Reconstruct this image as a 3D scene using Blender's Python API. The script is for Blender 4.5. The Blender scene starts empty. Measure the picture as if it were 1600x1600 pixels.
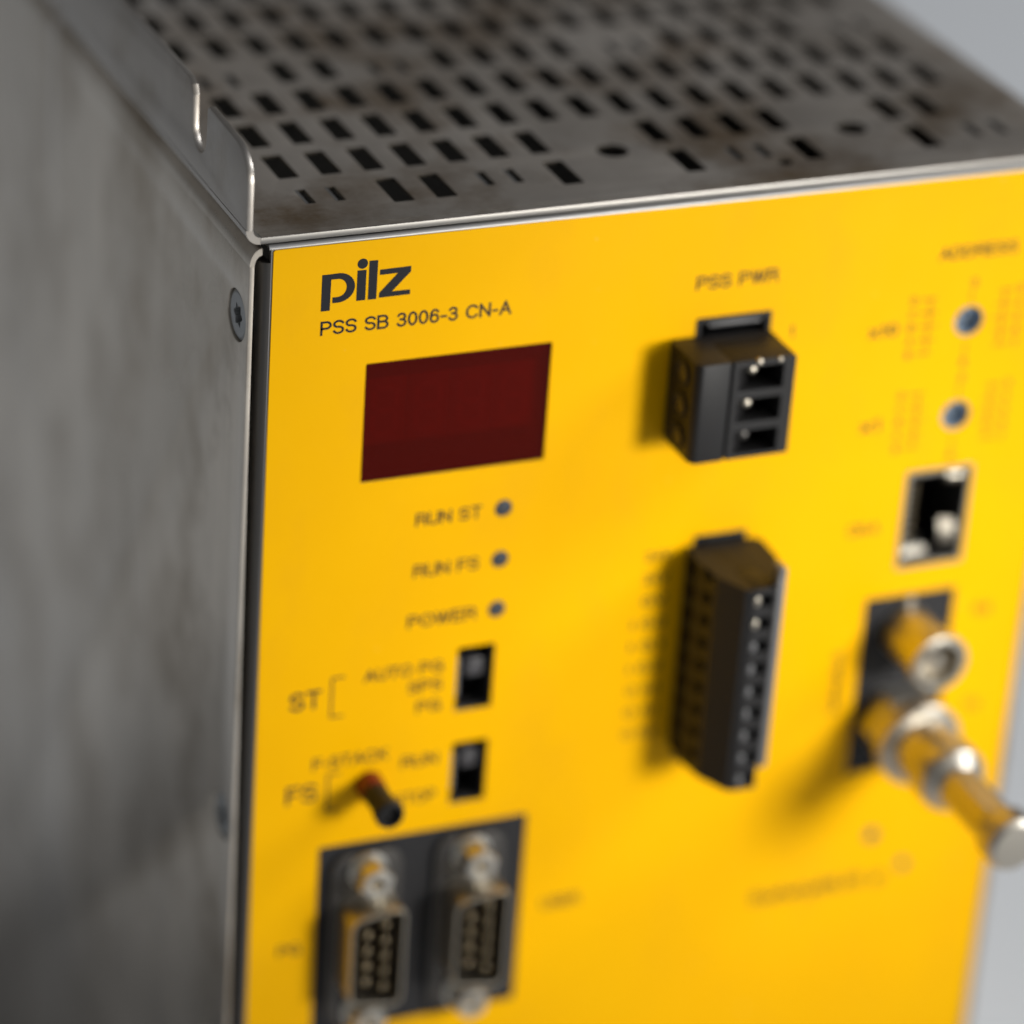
import bpy, bmesh, math, random
from mathutils import Vector, Matrix
random.seed(7)
S = 0.001                      # everything is authored in millimetres
ZB = 246.0                     # height of the faceplate's top edge above the table (mm)
scene = bpy.context.scene
col = scene.collection
PI = math.pi

# ------------------------------------------------------------------ camera
f_px = 5787.64288
RX = Vector((0.92095176, -0.38463695, 0.06246817))     # image right
RY = Vector((-0.1267169, -0.44720143, -0.8854116))     # image down
RZ = Vector((0.36849787, 0.8075056, -0.46059095))      # view direction
CAM = Vector((-159.10354, -431.88729, 201.08792))
cd = bpy.data.cameras.new('camera')
cam = bpy.data.objects.new('camera', cd); col.objects.link(cam)
m = Matrix((( RX.x, -RY.x, -RZ.x), (RX.y, -RY.y, -RZ.y), (RX.z, -RY.z, -RZ.z))).to_4x4()
m.translation = Vector((CAM.x, CAM.y, CAM.z + ZB)) * S
cam.matrix_world = m
cd.sensor_width = 36; cd.lens = f_px / 1600 * 36
cd.clip_start = 0.01; cd.clip_end = 60
cd.dof.use_dof = True
cd.dof.focus_distance = 0.5045
cd.dof.aperture_fstop = 6.2
scene.camera = cam

# ------------------------------------------------------------------ world and lamps
w = bpy.data.worlds.new('World'); scene.world = w; w.use_nodes = True
wn = w.node_tree; bg = wn.nodes['Background']
tc = wn.nodes.new('ShaderNodeTexCoord'); sp = wn.nodes.new('ShaderNodeSeparateXYZ')
rp = wn.nodes.new('ShaderNodeValToRGB')
wn.links.new(tc.outputs['Generated'], sp.inputs[0]); wn.links.new(sp.outputs['Z'], rp.inputs[0])
rp.color_ramp.elements[0].position = 0.0; rp.color_ramp.elements[0].color = (0.50, 0.49, 0.48, 1)
rp.color_ramp.elements[1].position = 1.0; rp.color_ramp.elements[1].color = (0.36, 0.38, 0.41, 1)
wn.links.new(rp.outputs[0], bg.inputs[0]); bg.inputs[1].default_value = 0.27

def lamp(name, loc, target, size, power, color):
    d = bpy.data.lights.new(name, 'AREA'); d.shape = 'DISK'; d.size = size * S; d.energy = power; d.color = color
    o = bpy.data.objects.new(name, d); col.objects.link(o)
    a = Vector(loc); b = Vector(target)
    o.location = Vector((a.x, a.y, a.z + ZB)) * S
    o.rotation_euler = (b - a).to_track_quat('-Z', 'Y').to_euler()
    return o
key = lamp('key_lamp', (196, -285, 0), (78, 0, -70), 85, 0.186, (1.0, 0.97, 0.91))
key.data.spread = math.radians(72)
lamp('added_fill_lamp', (1560, -470, 1120), (300, 350, -246), 900, 25.5, (0.97, 0.985, 1.0))  # added unseen lamp, brightens the table and grades the side panel

scene.view_settings.view_transform = 'Standard'; scene.view_settings.look = 'None'
scene.view_settings.exposure = 0; scene.view_settings.gamma = 1

# ------------------------------------------------------------------ materials
def mat(name, color, rough=0.5, metal=0.0, spec=0.5, coat=0.0, emis=None):
    mt = bpy.data.materials.new(name); mt.use_nodes = True
    b = mt.node_tree.nodes['Principled BSDF']
    b.inputs['Base Color'].default_value = (*color, 1); b.inputs['Roughness'].default_value = rough
    b.inputs['Metallic'].default_value = metal; b.inputs['Specular IOR Level'].default_value = spec
    b.inputs['Coat Weight'].default_value = coat
    return mt
def N(mt, t): return mt.node_tree.nodes.new(t)
def L(mt, a, b): mt.node_tree.links.new(a, b)
def noise(mt, scale, stretch=(1, 1, 1), detail=4, rough=0.55, offset=(0, 0, 0)):
    t = N(mt, 'ShaderNodeTexCoord'); mp = N(mt, 'ShaderNodeMapping'); n = N(mt, 'ShaderNodeTexNoise')
    mp.inputs['Scale'].default_value = stretch; mp.inputs['Location'].default_value = offset
    n.inputs['Scale'].default_value = scale; n.inputs['Detail'].default_value = detail; n.inputs['Roughness'].default_value = rough
    L(mt, t.outputs['Object'], mp.inputs[0]); L(mt, mp.outputs[0], n.inputs['Vector'])
    return n.outputs['Fac']
def ramp(mt, src, p0, c0, p1, c1):
    r = N(mt, 'ShaderNodeValToRGB'); e = r.color_ramp.elements
    e[0].position = p0; e[0].color = (*c0, 1); e[1].position = p1; e[1].color = (*c1, 1)
    L(mt, src, r.inputs[0]); return r.outputs[0]
def mixc(mt, fac, a, b):
    x = N(mt, 'ShaderNodeMix'); x.data_type = 'RGBA'
    L(mt, fac, x.inputs[0])
    for s, i in ((a, 6), (b, 7)):
        if isinstance(s, tuple): x.inputs[i].default_value = (*s, 1)
        else: L(mt, s, x.inputs[i])
    return x.outputs[2]
def bump(mt, src, strength, dist):
    b = N(mt, 'ShaderNodeBump'); b.inputs['Strength'].default_value = strength; b.inputs['Distance'].default_value = dist * S
    L(mt, src, b.inputs['Height']); return b
def P(mt): return mt.node_tree.nodes['Principled BSDF']

def steel(name, base, dark, stain, r0, r1, stretch, stain_amt=(0.5, 0.68), blot=(1, 1, 1)):
    mt = mat(name, base, 0.4, 1.0)
    big = noise(mt, 26, blot, 5, 0.62)
    c = mixc(mt, ramp(mt, big, 0.35, (0, 0, 0), 0.7, (1, 1, 1)), dark, base)
    st = noise(mt, 42, blot, 6, 0.66, (3.1, 1.7, 0.4))
    c2 = mixc(mt, ramp(mt, st, stain_amt[0], (0, 0, 0), stain_amt[1], (1, 1, 1)), c, stain)
    L(mt, c2, P(mt).inputs['Base Color'])
    fine = noise(mt, 900, stretch, 3, 0.6)
    grain = noise(mt, 420, stretch, 2, 0.7)
    c2 = mixc(mt, ramp(mt, grain, 0.40, (0, 0, 0), 0.62, (0.22,) * 3), c2, dark)
    scr = noise(mt, 55, tuple(1.0 if q == 1 else 0.035 for q in stretch), 2, 0.4, (5.5, 2.2, 7.7))
    c2 = mixc(mt, ramp(mt, scr, 0.685, (0, 0, 0), 0.70, (0.5,) * 3), c2, (0.85, 0.82, 0.78))
    L(mt, c2, P(mt).inputs['Base Color'])
    L(mt, ramp(mt, big, 0.3, (r0,) * 3, 0.75, (r1,) * 3), P(mt).inputs['Roughness'])
    b = bump(mt, fine, 0.22, 0.05)
    L(mt, b.outputs[0], P(mt).inputs['Normal'])
    return mt
M = {}
M['side'] = steel('brushed_steel', (0.84, 0.765, 0.665), (0.54, 0.485, 0.41), (0.40, 0.335, 0.255), 0.24, 0.40, (1, 1, 0.03), (0.46, 0.66), (1, 1, 0.7))
M['cover'] = steel('stained_steel', (0.88, 0.81, 0.73), (0.66, 0.59, 0.51), (0.33, 0.235, 0.145), 0.30, 0.46, (0.08, 1, 1), (0.47, 0.66))
M['edge'] = mat('tray_steel', (0.34, 0.335, 0.33), 0.48, 1.0)
M['dark_steel'] = mat('dark_steel', (0.10, 0.095, 0.09), 0.45, 0.8)
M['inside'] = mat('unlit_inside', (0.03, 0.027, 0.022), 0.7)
M['zinc'] = mat('zinc_screw', (0.42, 0.43, 0.43), 0.45, 0.8)
M['chrome'] = mat('nickel_plating', (0.54, 0.50, 0.43), 0.36, 1.0)
M['satin'] = mat('satin_nickel', (0.58, 0.555, 0.50), 0.34, 1.0)
M['tin'] = mat('tinned_metal', (0.70, 0.68, 0.62), 0.28, 1.0)
M['brass'] = mat('gold_plated_pin', (0.46, 0.36, 0.22), 0.22, 1.0)
M['plastic'] = mat('black_plastic', (0.013, 0.0125, 0.013), 0.5, 0, 0.28)
M['flange'] = steel('flange_steel', (0.56, 0.52, 0.475), (0.44, 0.41, 0.375), (0.33, 0.285, 0.23), 0.34, 0.46, (1, 1, 0.04), (0.5, 0.72))
M['lip'] = mat('cut_lip', (0.27, 0.26, 0.245), 0.42, 1.0)
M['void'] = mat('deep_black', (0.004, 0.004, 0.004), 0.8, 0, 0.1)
M['cut_edge'] = mat('shaded_cut_edge', (0.10, 0.085, 0.065), 0.7, 0.5)  # dark colour paints shade onto the vent-hole walls
M['shell'] = mat('dull_zinc_shell', (0.45, 0.41, 0.34), 0.36, 1.0)
pl_n = noise(M['plastic'], 1500, (1, 1, 1), 2)
L(M['plastic'], bump(M['plastic'], pl_n, 0.3, 0.05).outputs[0], P(M['plastic']).inputs['Normal'])
M['matte_black'] = mat('matte_black', (0.016, 0.016, 0.018), 0.6, 0, 0.35)
M['grey_plastic'] = mat('grey_plastic', (0.12, 0.12, 0.125), 0.4)
M['knob'] = mat('pale_slider', (0.075, 0.072, 0.078), 0.4)
M['ink'] = mat('printed_ink', (0.012, 0.013, 0.018), 0.5, 0, 0.2)
M['ink_thin'] = mat('thin_ink', (0.03, 0.025, 0.015), 0.5, 0, 0.2)
M['led'] = mat('smoky_lens', (0.052, 0.057, 0.066), 0.35, 0, 0.3)
M['rotor'] = mat('blue_grey_rotor', (0.19, 0.25, 0.33), 0.4)
M['red'] = mat('dark_red_plastic', (0.16, 0.008, 0.01), 0.25)
M['segment'] = mat('unlit_segment', (0.56, 0.44, 0.44), 0.5)
M['digit_face'] = mat('display_face', (0.42, 0.32, 0.32), 0.5)
# yellow laminate with a fine orange-peel grain
ye = mat('yellow_laminate', (0.89, 0.47, 0.0), 0.40, 0, 0.07)
g = noise(ye, 2600, (1, 1, 1), 2, 0.5)
g2 = noise(ye, 30, (1, 1, 1), 3, 0.5)
L(ye, mixc(ye, ramp(ye, g2, 0.3, (0, 0, 0), 0.7, (1, 1, 1)), (0.87, 0.445, 0.0), (0.91, 0.48, 0.0)), P(ye).inputs['Base Color'])
dust = noise(ye, 420, (1, 1, 1), 2, 0.5, (1.3, 0, 4.1))
yb = ye.node_tree.nodes['Principled BSDF'].inputs['Base Color'].links[0].from_socket
smudge = noise(ye, 60, (1, 1, 0.6), 6, 0.65, (0.2, 0, 0.9))
yc = mixc(ye, ramp(ye, smudge, 0.52, (0, 0, 0), 0.75, (0.5,) * 3), yb, (0.80, 0.40, 0.004))
L(ye, mixc(ye, ramp(ye, dust, 0.735, (0, 0, 0), 0.77, (0.3,) * 3), yc, (0.93, 0.62, 0.20)), P(ye).inputs['Base Color'])
L(ye, ramp(ye, smudge, 0.35, (0.34,) * 3, 0.7, (0.5,) * 3), P(ye).inputs['Roughness'])
L(ye, bump(ye, g, 0.35, 0.04).outputs[0], P(ye).inputs['Normal'])
M['yellow'] = ye
# tinted display pane: red filter that lets the modules behind show faintly
rd = bpy.data.materials.new('red_filter'); rd.use_nodes = True
nt = rd.node_tree; nt.nodes.remove(nt.nodes['Principled BSDF']); out = nt.nodes['Material Output']
tr = nt.nodes.new('ShaderNodeBsdfTransparent'); tr.inputs[0].default_value = (0.95, 0.006, 0.002, 1)
df = nt.nodes.new('ShaderNodeBsdfDiffuse'); df.inputs[0].default_value = (0.095, 0.0045, 0.0012, 1)
gl = nt.nodes.new('ShaderNodeBsdfGlossy'); gl.inputs['Roughness'].default_value = 0.3; gl.inputs[0].default_value = (0.22, 0.2, 0.2, 1)
fr = nt.nodes.new('ShaderNodeFresnel'); fr.inputs[0].default_value = 1.42
m1 = nt.nodes.new('ShaderNodeMixShader'); m1.inputs[0].default_value = 0.5
m2 = nt.nodes.new('ShaderNodeMixShader')
nt.links.new(tr.outputs[0], m1.inputs[1]); nt.links.new(df.outputs[0], m1.inputs[2])
nt.links.new(fr.outputs[0], m2.inputs[0]); nt.links.new(m1.outputs[0], m2.inputs[1]); nt.links.new(gl.outputs[0], m2.inputs[2])
nt.links.new(m2.outputs[0], out.inputs[0]); M['red_pane'] = rd
tb = mat('pale_grey_table', (0.62, 0.635, 0.65), 0.6, 0, 0.3)
tn = noise(tb, 3.0, (1, 1, 1), 5, 0.6)
L(tb, mixc(tb, tn, (0.76, 0.785, 0.81), (0.82, 0.83, 0.845)), P(tb).inputs['Base Color'])
M['table'] = tb

# ------------------------------------------------------------------ object helpers
world_at = {}
def V(p): return Vector((p[0], p[1], p[2]))
def link(name, data, parent=None, at=(0, 0, 0)):
    o = bpy.data.objects.new(name, data); col.objects.link(o)
    wp = V(at); world_at[o.name] = wp
    if parent is not None:
        o.parent = parent; o.location = (wp - world_at[parent.name]) * S
    else:
        o.location = Vector((wp.x, wp.y, wp.z + ZB)) * S
    return o
def obj(name, bm, material, parent=None, at=(0, 0, 0), bevel=0, smooth=False, seg=2):
    me = bpy.data.meshes.new(name)
    bm.normal_update()
    if bevel:
        es = [e for e in bm.edges if len(e.link_faces) == 2 and e.calc_face_angle(0) > 0.5]
        bmesh.ops.bevel(bm, geom=es, offset=bevel, segments=seg, profile=0.5, affect='EDGES', clamp_overlap=True)
    bmesh.ops.scale(bm, vec=(S, S, S), verts=bm.verts)
    bm.to_mesh(me); bm.free()
    mats = material if isinstance(material, list) else [material]
    for x in mats: me.materials.append(x)
    if smooth or bevel:
        for p in me.polygons: p.use_smooth = True
        me.set_sharp_from_angle(angle=math.radians(24 if smooth != 'round' else 40))
    return link(name, me, parent, at)
def empty(name, at): 
    return link(name, None, None, at)
def twin(o, at, parent=None):
    c = o.copy(); col.objects.link(c); p = parent or o.parent
    if p is not None: c.parent = p; c.location = (V(at) - world_at[p.name]) * S
    else: c.location = Vector((at[0], at[1], at[2] + ZB)) * S
    world_at[c.name] = V(at)
    return c
def box(bm, x0, x1, y0, y1, z0, z1):
    vs = [bm.verts.new(p) for p in ((x0,y0,z0),(x1,y0,z0),(x1,y1,z0),(x0,y1,z0),(x0,y0,z1),(x1,y0,z1),(x1,y1,z1),(x0,y1,z1))]
    for f in ((3,2,1,0),(4,5,6,7),(0,1,5,4),(1,2,6,5),(2,3,7,6),(3,0,4,7)):
        bm.faces.new([vs[i] for i in f])
def bx(*a):
    bm = bmesh.new(); box(bm, *a); return bm
def prism(bm, pts, axis, a0, a1):
    """extrude a 2-D outline along an axis; pts in the plane of the two other axes (x,y,z order)"""
    def mk(u, v, t):
        return {'x': (t, u, v), 'y': (u, t, v), 'z': (u, v, t)}[axis]
    A = [bm.verts.new(mk(u, v, a0)) for u, v in pts]; B = [bm.verts.new(mk(u, v, a1)) for u, v in pts]
    n = len(pts)
    bm.faces.new(A[::-1]); bm.faces.new(B)
    for i in range(n): bm.faces.new((A[i], A[(i+1) % n], B[(i+1) % n], B[i]))
    bmesh.ops.recalc_face_normals(bm, faces=bm.faces)
def turned(profile, n=40, axis='y'):
    """lathe: profile = [(radius, t)] along -y (t grows toward the viewer)"""
    bm = bmesh.new(); rings = []
    for r, t in profile:
        if r < 1e-6: rings.append([bm.verts.new((0, -t, 0))]); continue
        rings.append([bm.verts.new((r * math.cos(2*PI*k/n), -t, r * math.sin(2*PI*k/n))) for k in range(n)])
    for a, b in zip(rings, rings[1:]):
        for k in range(n):
            k2 = (k + 1) % n
            if len(a) == 1 and len(b) == 1: continue
            if len(a) == 1: bm.faces.new((a[0], b[k], b[k2]))
            elif len(b) == 1: bm.faces.new((a[k], b[0], a[k2]))
            else: bm.faces.new((a[k], b[k], b[k2], a[k2]))
    bmesh.ops.recalc_face_normals(bm, faces=bm.faces)
    return bm
def sheet(outer, holes, plane, a0, a1, r=0.08):
    """flat sheet with real holes. plane 'xz' -> normal y, 'xy' -> normal z, 'yz' -> normal x; spans a0..a1 on the normal"""
    cu = bpy.data.curves.new('outline', 'CURVE'); cu.dimensions = '2D'; cu.fill_mode = 'BOTH'
    for lp in [outer] + holes:
        s = cu.splines.new('POLY'); s.points.add(len(lp) - 1)
        for i, (u, v) in enumerate(lp): s.points[i].co = (u, v, 0, 1)
        s.use_cyclic_u = True
    t = abs(a1 - a0)
    cu.extrude = t / 2 - r; cu.bevel_depth = r; cu.offset = -r; cu.bevel_resolution = 1
    tmp = bpy.data.objects.new('tmp', cu); col.objects.link(tmp)
    dg = bpy.context.evaluated_depsgraph_get()
    me = bpy.data.meshes.new_from_object(tmp.evaluated_get(dg))
    bpy.data.objects.remove(tmp); bpy.data.curves.remove(cu)
    bm = bmesh.new(); bm.from_mesh(me); bpy.data.meshes.remove(me)
    mid = (a0 + a1) / 2
    for v in bm.verts:
        u, vv, h = v.co
        v.co = {'xz': (u, mid + h, vv), 'xy': (u, vv, mid + h), 'yz': (mid + h, u, vv)}[plane]
    bmesh.ops.remove_doubles(bm, verts=bm.verts, dist=1e-4)
    bmesh.ops.recalc_face_normals(bm, faces=bm.faces)
    for f in bm.faces: f.material_index = 0
    return bm
def rect(x0, x1, y0, y1, r=0.0, n=4):
    if r <= 0: return [(x0, y0), (x1, y0), (x1, y1), (x0, y1)]
    pts = []
    for cx, cy, a in ((x1-r, y0+r, -90), (x1-r, y1-r, 0), (x0+r, y1-r, 90), (x0+r, y0+r, 180)):
        for k in range(n + 1):
            t = math.radians(a + 90 * k / n); pts.append((cx + r*math.cos(t), cy + r*math.sin(t)))
    return pts
def circ(cx, cy, r, n=32): return [(cx + r*math.cos(2*PI*k/n), cy + r*math.sin(2*PI*k/n)) for k in range(n)]
def arc_sheet(bm, cx, cz, ro, ri, a0, a1, y0, y1, n=10):
    """bent sheet running along y: sector between radii, angles in degrees in the xz plane"""
    ring = []
    for k in range(n + 1):
        t = math.radians(a0 + (a1 - a0) * k / n); c, s = math.cos(t), math.sin(t)
        ring.append([bm.verts.new((cx + r*c, y, cz + r*s)) for r, y in ((ro, y0), (ri, y0), (ri, y1), (ro, y1))])
    for a, b in zip(ring, ring[1:]):
        for i in range(4):
            j = (i + 1) % 4; bm.faces.new((a[i], a[j], b[j], b[i]))
    bm.faces.new(ring[0][::-1]); bm.faces.new(ring[-1])
    bmesh.ops.recalc_face_normals(bm, faces=bm.faces)
def join(bms):
    out = bmesh.new()
    for b in bms:
        me = bpy.data.meshes.new('t'); b.to_mesh(me); b.free(); out.from_mesh(me); bpy.data.meshes.remove(me)
    return out
def _arc(cx, cy, rx, ry, a0, a1, n=10):
    return [(cx + rx*math.cos(math.radians(a0 + (a1-a0)*k/n)), cy + ry*math.sin(math.radians(a0 + (a1-a0)*k/n))) for k in range(n+1)]
def _sshape(w, h=1.0):
    r = w/2
    return _arc(r, h*0.75, r, h*0.25, 20, 270, 12) [:-1] + _arc(r, h*0.26, r, h*0.26, 90, -160, 12)
# grotesque stroke letters: width, list of centre lines in a box of height 1
GL = {
 'P': (.60, [[(0,0),(0,1),(.32,1)] + _arc(.32,.735,.28,.265,90,-90,8) + [(0,.47)]]),
 'R': (.64, [[(0,0),(0,1),(.36,1)] + _arc(.36,.75,.26,.25,90,-90,8) + [(0,.5)], [(.36,.5)] + [(.50,.44),(.58,.32),(.60,.12),(.64,0)]]),
 'B': (.62, [[(.34,.53),(0,.53),(0,1),(.33,1)] + _arc(.33,.765,.25,.235,90,-90,8) , [(0,.53),(0,0),(.36,0)] + _arc(.36,.265,.26,.265,-90,90,8)]),
 'S': (.60, [_sshape(.60)]), '5': (.55, [_sshape(.55)]),
 'T': (.60, [[(0,1),(.60,1)], [(.30,1),(.30,0)]]),
 'U': (.62, [[(0,1),(0,.31)] + _arc(.31,.31,.31,.31,180,360,12) + [(.62,1)]]),
 'N': (.62, [[(0,0),(0,1)], [(0,.97),(.62,.03)], [(.62,0),(.62,1)]]),
 'O': (.74, [_arc(.37,.5,.37,.5,0,360,24)]), 'D': (.66, [[(.30,0),(0,0),(0,1),(.30,1)] + _arc(.30,.5,.36,.5,90,-90,12)]),
 '0': (.50, [_arc(.25,.5,.25,.5,0,360,22)]), 'C': (.70, [_arc(.37,.5,.37,.5,38,322,20)]),
 'G': (.74, [_arc(.37,.5,.37,.5,38,330,20) + [(.72,.02)], [(.40,.46),(.72,.46),(.72,0)]]),
 'W': (.90, [[(0,1),(.23,.02)], [(.23,.02),(.45,.98)], [(.45,.98),(.67,.02)], [(.67,.02),(.90,1)]]),
 'E': (.54, [[(.54,1),(0,1),(0,0),(.56,0)], [(0,.52),(.50,.52)]]), 'F': (.52, [[(.52,1),(0,1),(0,0)], [(0,.50),(.46,.50)]]),
 'A': (.68, [[(0,0),(.34,1)], [(.34,1),(.68,0)], [(.13,.34),(.55,.34)]]),
 'K': (.62, [[(0,0),(0,1)], [(.60,1),(.02,.38)], [(.22,.60),(.62,0)]]),
 'V': (.62, [[(0,1),(.31,0)], [(.31,0),(.62,1)]]), 'X': (.62, [[(0,1),(.62,0)], [(0,0),(.62,1)]]), 'I': (.0, [[(0,0),(0,1)]]),
 '3': (.52, [_arc(.25,.755,.23,.245,160,-80,12)[:-1] + [(.27,.53)], [(.20,.53),(.27,.53)] + _arc(.26,.265,.26,.265,80,-160,14)]),
 '6': (.52, [_arc(.26,.30,.25,.30,0,360,20), [(.01,.34),(.02,.55)] + _arc(.28,.56,.26,.44,165,40,10)]),
 '1': (.22, [[(0,.76),(.12,.82),(.20,1),(.20,0)]]), '2': (.5, [_arc(.25,.74,.24,.26,170,-20,10) + [(.38,.48),(.06,.16),(0,0),(.50,0)]]),
 '4': (.52, [[(.38,0),(.38,1),(0,.30),(.52,.30)]]), '7': (.5, [[(0,1),(.50,1),(.30,.6),(.16,0)]]),
 '8': (.5, [_arc(.25,.76,.22,.24,0,360,16), _arc(.25,.27,.25,.27,0,360,16)]), '9': (.5, [_arc(.25,.68,.25,.32,0,360,18), [(.49,.62),(.47,.3),(.36,.06),(.2,0),(.05,.08)]]),
 '-': (.28, [[(0,.38),(.28,.38)]]), '.': (.0, [[(0,0),(0,.06)]]), ' ': (.22, []),
 'x': (.44, [[(0,.7),(.44,0)], [(0,0),(.44,.7)]]), 'a': (.46, [_arc(.22,.34,.22,.36,0,360,14), [(.46,.7),(.46,0)]]), 'f': (.24, [[(.26,1),(.14,.96),(.12,.8),(.12,0)], [(0,.68),(.26,.68)]]),
 'e': (.46, [[(0,.36),(.46,.36)] + _arc(.23,.35,.23,.35,0,310,12)]), 't': (.22, [[(.10,.92),(.10,.1),(.22,0)], [(0,.68),(.22,.68)]]),
 'y': (.44, [[(0,.7),(.22,.02)], [(.44,.7),(.16,-.2),(0,-.24)]]), 'p': (.46, [_arc(.23,.35,.23,.35,0,360,14), [(0,.7),(0,-.28)]]),
}
def stroke(bm, pts, w, tf):
    """constant-width ribbon along a centre line with mitred joints"""
    P_ = [Vector(p) for p in pts]; P_ = [p for i, p in enumerate(P_) if i == 0 or (p - P_[i-1]).length > 0.012]; closed = (P_[0] - P_[-1]).length < 1e-6 and len(P_) > 3
    if closed: P_ = P_[:-1]
    n = len(P_); prs = []
    for i, p in enumerate(P_):
        a = P_[i-1] if (i > 0 or closed) else None; b = P_[(i+1) % n] if (i < n-1 or closed) else None
        d0 = (p - a).normalized() if a is not None else None; d1 = (b - p).normalized() if b is not None else None
        if d0 is None: d0 = d1
        if d1 is None: d1 = d0
        n0 = Vector((-d0.y, d0.x)); n1 = Vector((-d1.y, d1.x)); mm = n0 + n1
        if mm.length < 0.2: mm = n0.copy()
        mm.normalize(); k = w/2 / max(0.45, mm.dot(n0))
        q = p.copy()
        if not closed and i == 0: q = p - d0*w*0.5
        if not closed and i == n-1: q = p + d1*w*0.5
        prs.append((q + mm*k, q - mm*k))
    vs = [(bm.verts.new(tf(a)), bm.verts.new(tf(b))) for a, b in prs]
    for i in range(n if closed else n-1):
        j = (i+1) % n; bm.faces.new((vs[i][0], vs[i][1], vs[j][1], vs[j][0]))
def text(name, s_, x, z, cap, width=None, parent=None, m='ink', align='LEFT', y=-0.03, rot=0, weight=0.15, label=None):
    gap = 0.23; W = sum(GL[c][0] for c in s_) + gap*(len(s_)-1)
    w = weight; hh = 1 - w                       # strokes stay inside the cap height
    k = cap; kx = (width / (W + w)) if width else cap
    tot = (W + w) * kx
    sh = {'LEFT': 0, 'RIGHT': -tot, 'CENTER': -tot/2}[align]
    bm = bmesh.new(); cx = w/2
    ca, sa = math.cos(rot), math.sin(rot)
    for li, c in enumerate(s_):
        for si, pl in enumerate(GL[c][1]):
            yy = -0.0004 * si
            def tf(p):
                a, b = p.x*kx + sh, p.y*k
                if rot: a, b = a*ca - b*sa, a*sa + b*ca
                return (a, yy, b)
            stroke(bm, [(cx + px_, w/2 + pz_*hh) for px_, pz_ in pl], w, tf)
        cx += GL[c][0] + gap
    for f in bm.faces:
        f.normal_update()
        if f.normal.y > 0: f.normal_flip()
    o = obj(name, bm, M[m], parent, (x, y, z))
    if label: o['label'] = label
    return o
def flat(name, polys, parent, m='ink', y=-0.03, at=(0, 0)):
    """flat printed polygons in the xz plane of the faceplate"""
    bm = bmesh.new()
    for p in polys:
        f = bm.faces.new([bm.verts.new((u, 0, v)) for u, v in p]); f.normal_update()
        if f.normal.y > 0: f.normal_flip()
    return obj(name, bm, M[m], parent, (at[0], y, at[1]))
def line(x0, z0, x1, z1, w):
    d = Vector((x1-x0, z1-z0)); d.normalize(); n = Vector((-d.y, d.x)) * w/2
    return [(x0+n.x, z0+n.y), (x1+n.x, z1+n.y), (x1-n.x, z1-n.y), (x0-n.x, z0-n.y)]

# ------------------------------------------------------------------ table
bm = bmesh.new(); prism(bm, circ(0, 0, 6000, 64), 'z', -30, 0)
tabletop = obj('table_surface', bm, M['table'], None, (0, 0, -ZB)); tabletop['kind'] = 'structure'

# ------------------------------------------------------------------ the controller
unit = empty('control_unit', (62, 70, -ZB))
unit['label'] = 'steel cased industrial control unit with yellow front, perforated top and sockets'
unit['category'] = 'controller'
DEP = 172.0; ZL = -243.0; XR = 127.2

# --- perforated cover with upturned left flange
px0, py0, dx, dy = 9.1, 11.9, 6.43, 11.7
rows = {0: [2, 3, 6, 9, 12, 15], 1: list(range(0, 7)) + [9, 10, 11, 12, 15, 16], 4: [2, 3, 6, 7, 8, 9, 12, 13, 14, 15],
        8: [2, 3, 6, 7, 8, 9, 12, 13, 14, 15], 12: [2, 3, 6, 7, 8, 9, 12, 13, 14, 15]}
holes = []
for r in range(13):
    for c in rows.get(r, range(18)):
        X, Y = px0 + dx*c, py0 + dy*r
        holes.append(rect(X-1.45, X+1.62, Y-3.9, Y+4.6, 0.25, 2))
tabs = []
for ry, off in ((0, 1.0), (4, -1.6), (8, -1.0), (12, -1.0)):
    for X in (11.3, 38.2, 77.4, 116.6):
        for sx in (-2.2, 2.2): tabs.append((X + sx, py0 + dy*ry + off))
holes += [rect(X-0.75, X+0.75, Y-2.5, Y+2.5, 0.15, 2) for X, Y in tabs]
holes += [circ(58.1, 18.1, 2.35), circ(96.8, 17.6, 2.35)]
holes += [circ(81.0, 8.0, 1.1, 20)]
ZT0, ZT1 = 0.72, 1.72
YF = 0.8
plate = sheet([(-1.6, YF + 1.6), (XR + 1.2, YF + 1.6), (XR + 1.2, DEP), (-1.6, DEP)], holes, 'xy', ZT1 - 0.55, ZT1, 0.05)
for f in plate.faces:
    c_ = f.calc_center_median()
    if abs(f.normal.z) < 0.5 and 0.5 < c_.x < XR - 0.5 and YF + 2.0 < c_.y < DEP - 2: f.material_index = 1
hem = sheet([(-1.6, YF), (XR + 1.2, YF), (XR + 1.2, YF + 1.6), (-1.6, YF + 1.6)], [], 'xy', ZT0, ZT1 - 0.002, 0.14)
bend = bmesh.new(); arc_sheet(bend, -1.6, ZT1 + 1.15, 2.15, 1.15, 180, 270, YF + 0.05, DEP, 12)
def flange_outline():
    p = [(YF, ZT1 + 1.15), (YF, 9.6)]
    for k in range(1, 9):                                   # rounded upper front corner
        t = k / 8 * PI/2; p.append((YF + 5.6 - 5.6*math.cos(t), 9.6 + 4.5*math.sin(t)))
    p += [(17.2, 14.5), (18.0, 14.0), (18.2, 9.4)]
    for k in range(1, 8):                                   # slot
        t = PI + k / 8 * PI; p.append((21.2 + 3.0*math.cos(t), 9.4 + 3.0*math.sin(t)))
    p += [(24.2, 9.4), (24.2, 13.6), (24.9, 14.9), (26.5, 15.5), (DEP, 15.5), (DEP, ZT1 + 1.15)]
    return p
fl = sheet(flange_outline(), [], 'yz', -3.75, -2.75, 0.18)
for f in hem.faces:
    if f.calc_center_median().z < ZT1 - 0.02 or abs(f.normal.z) < 0.97: f.material_index = 2
for b_ in (bend, fl):
    for f in b_.faces: f.material_index = 3
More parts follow.
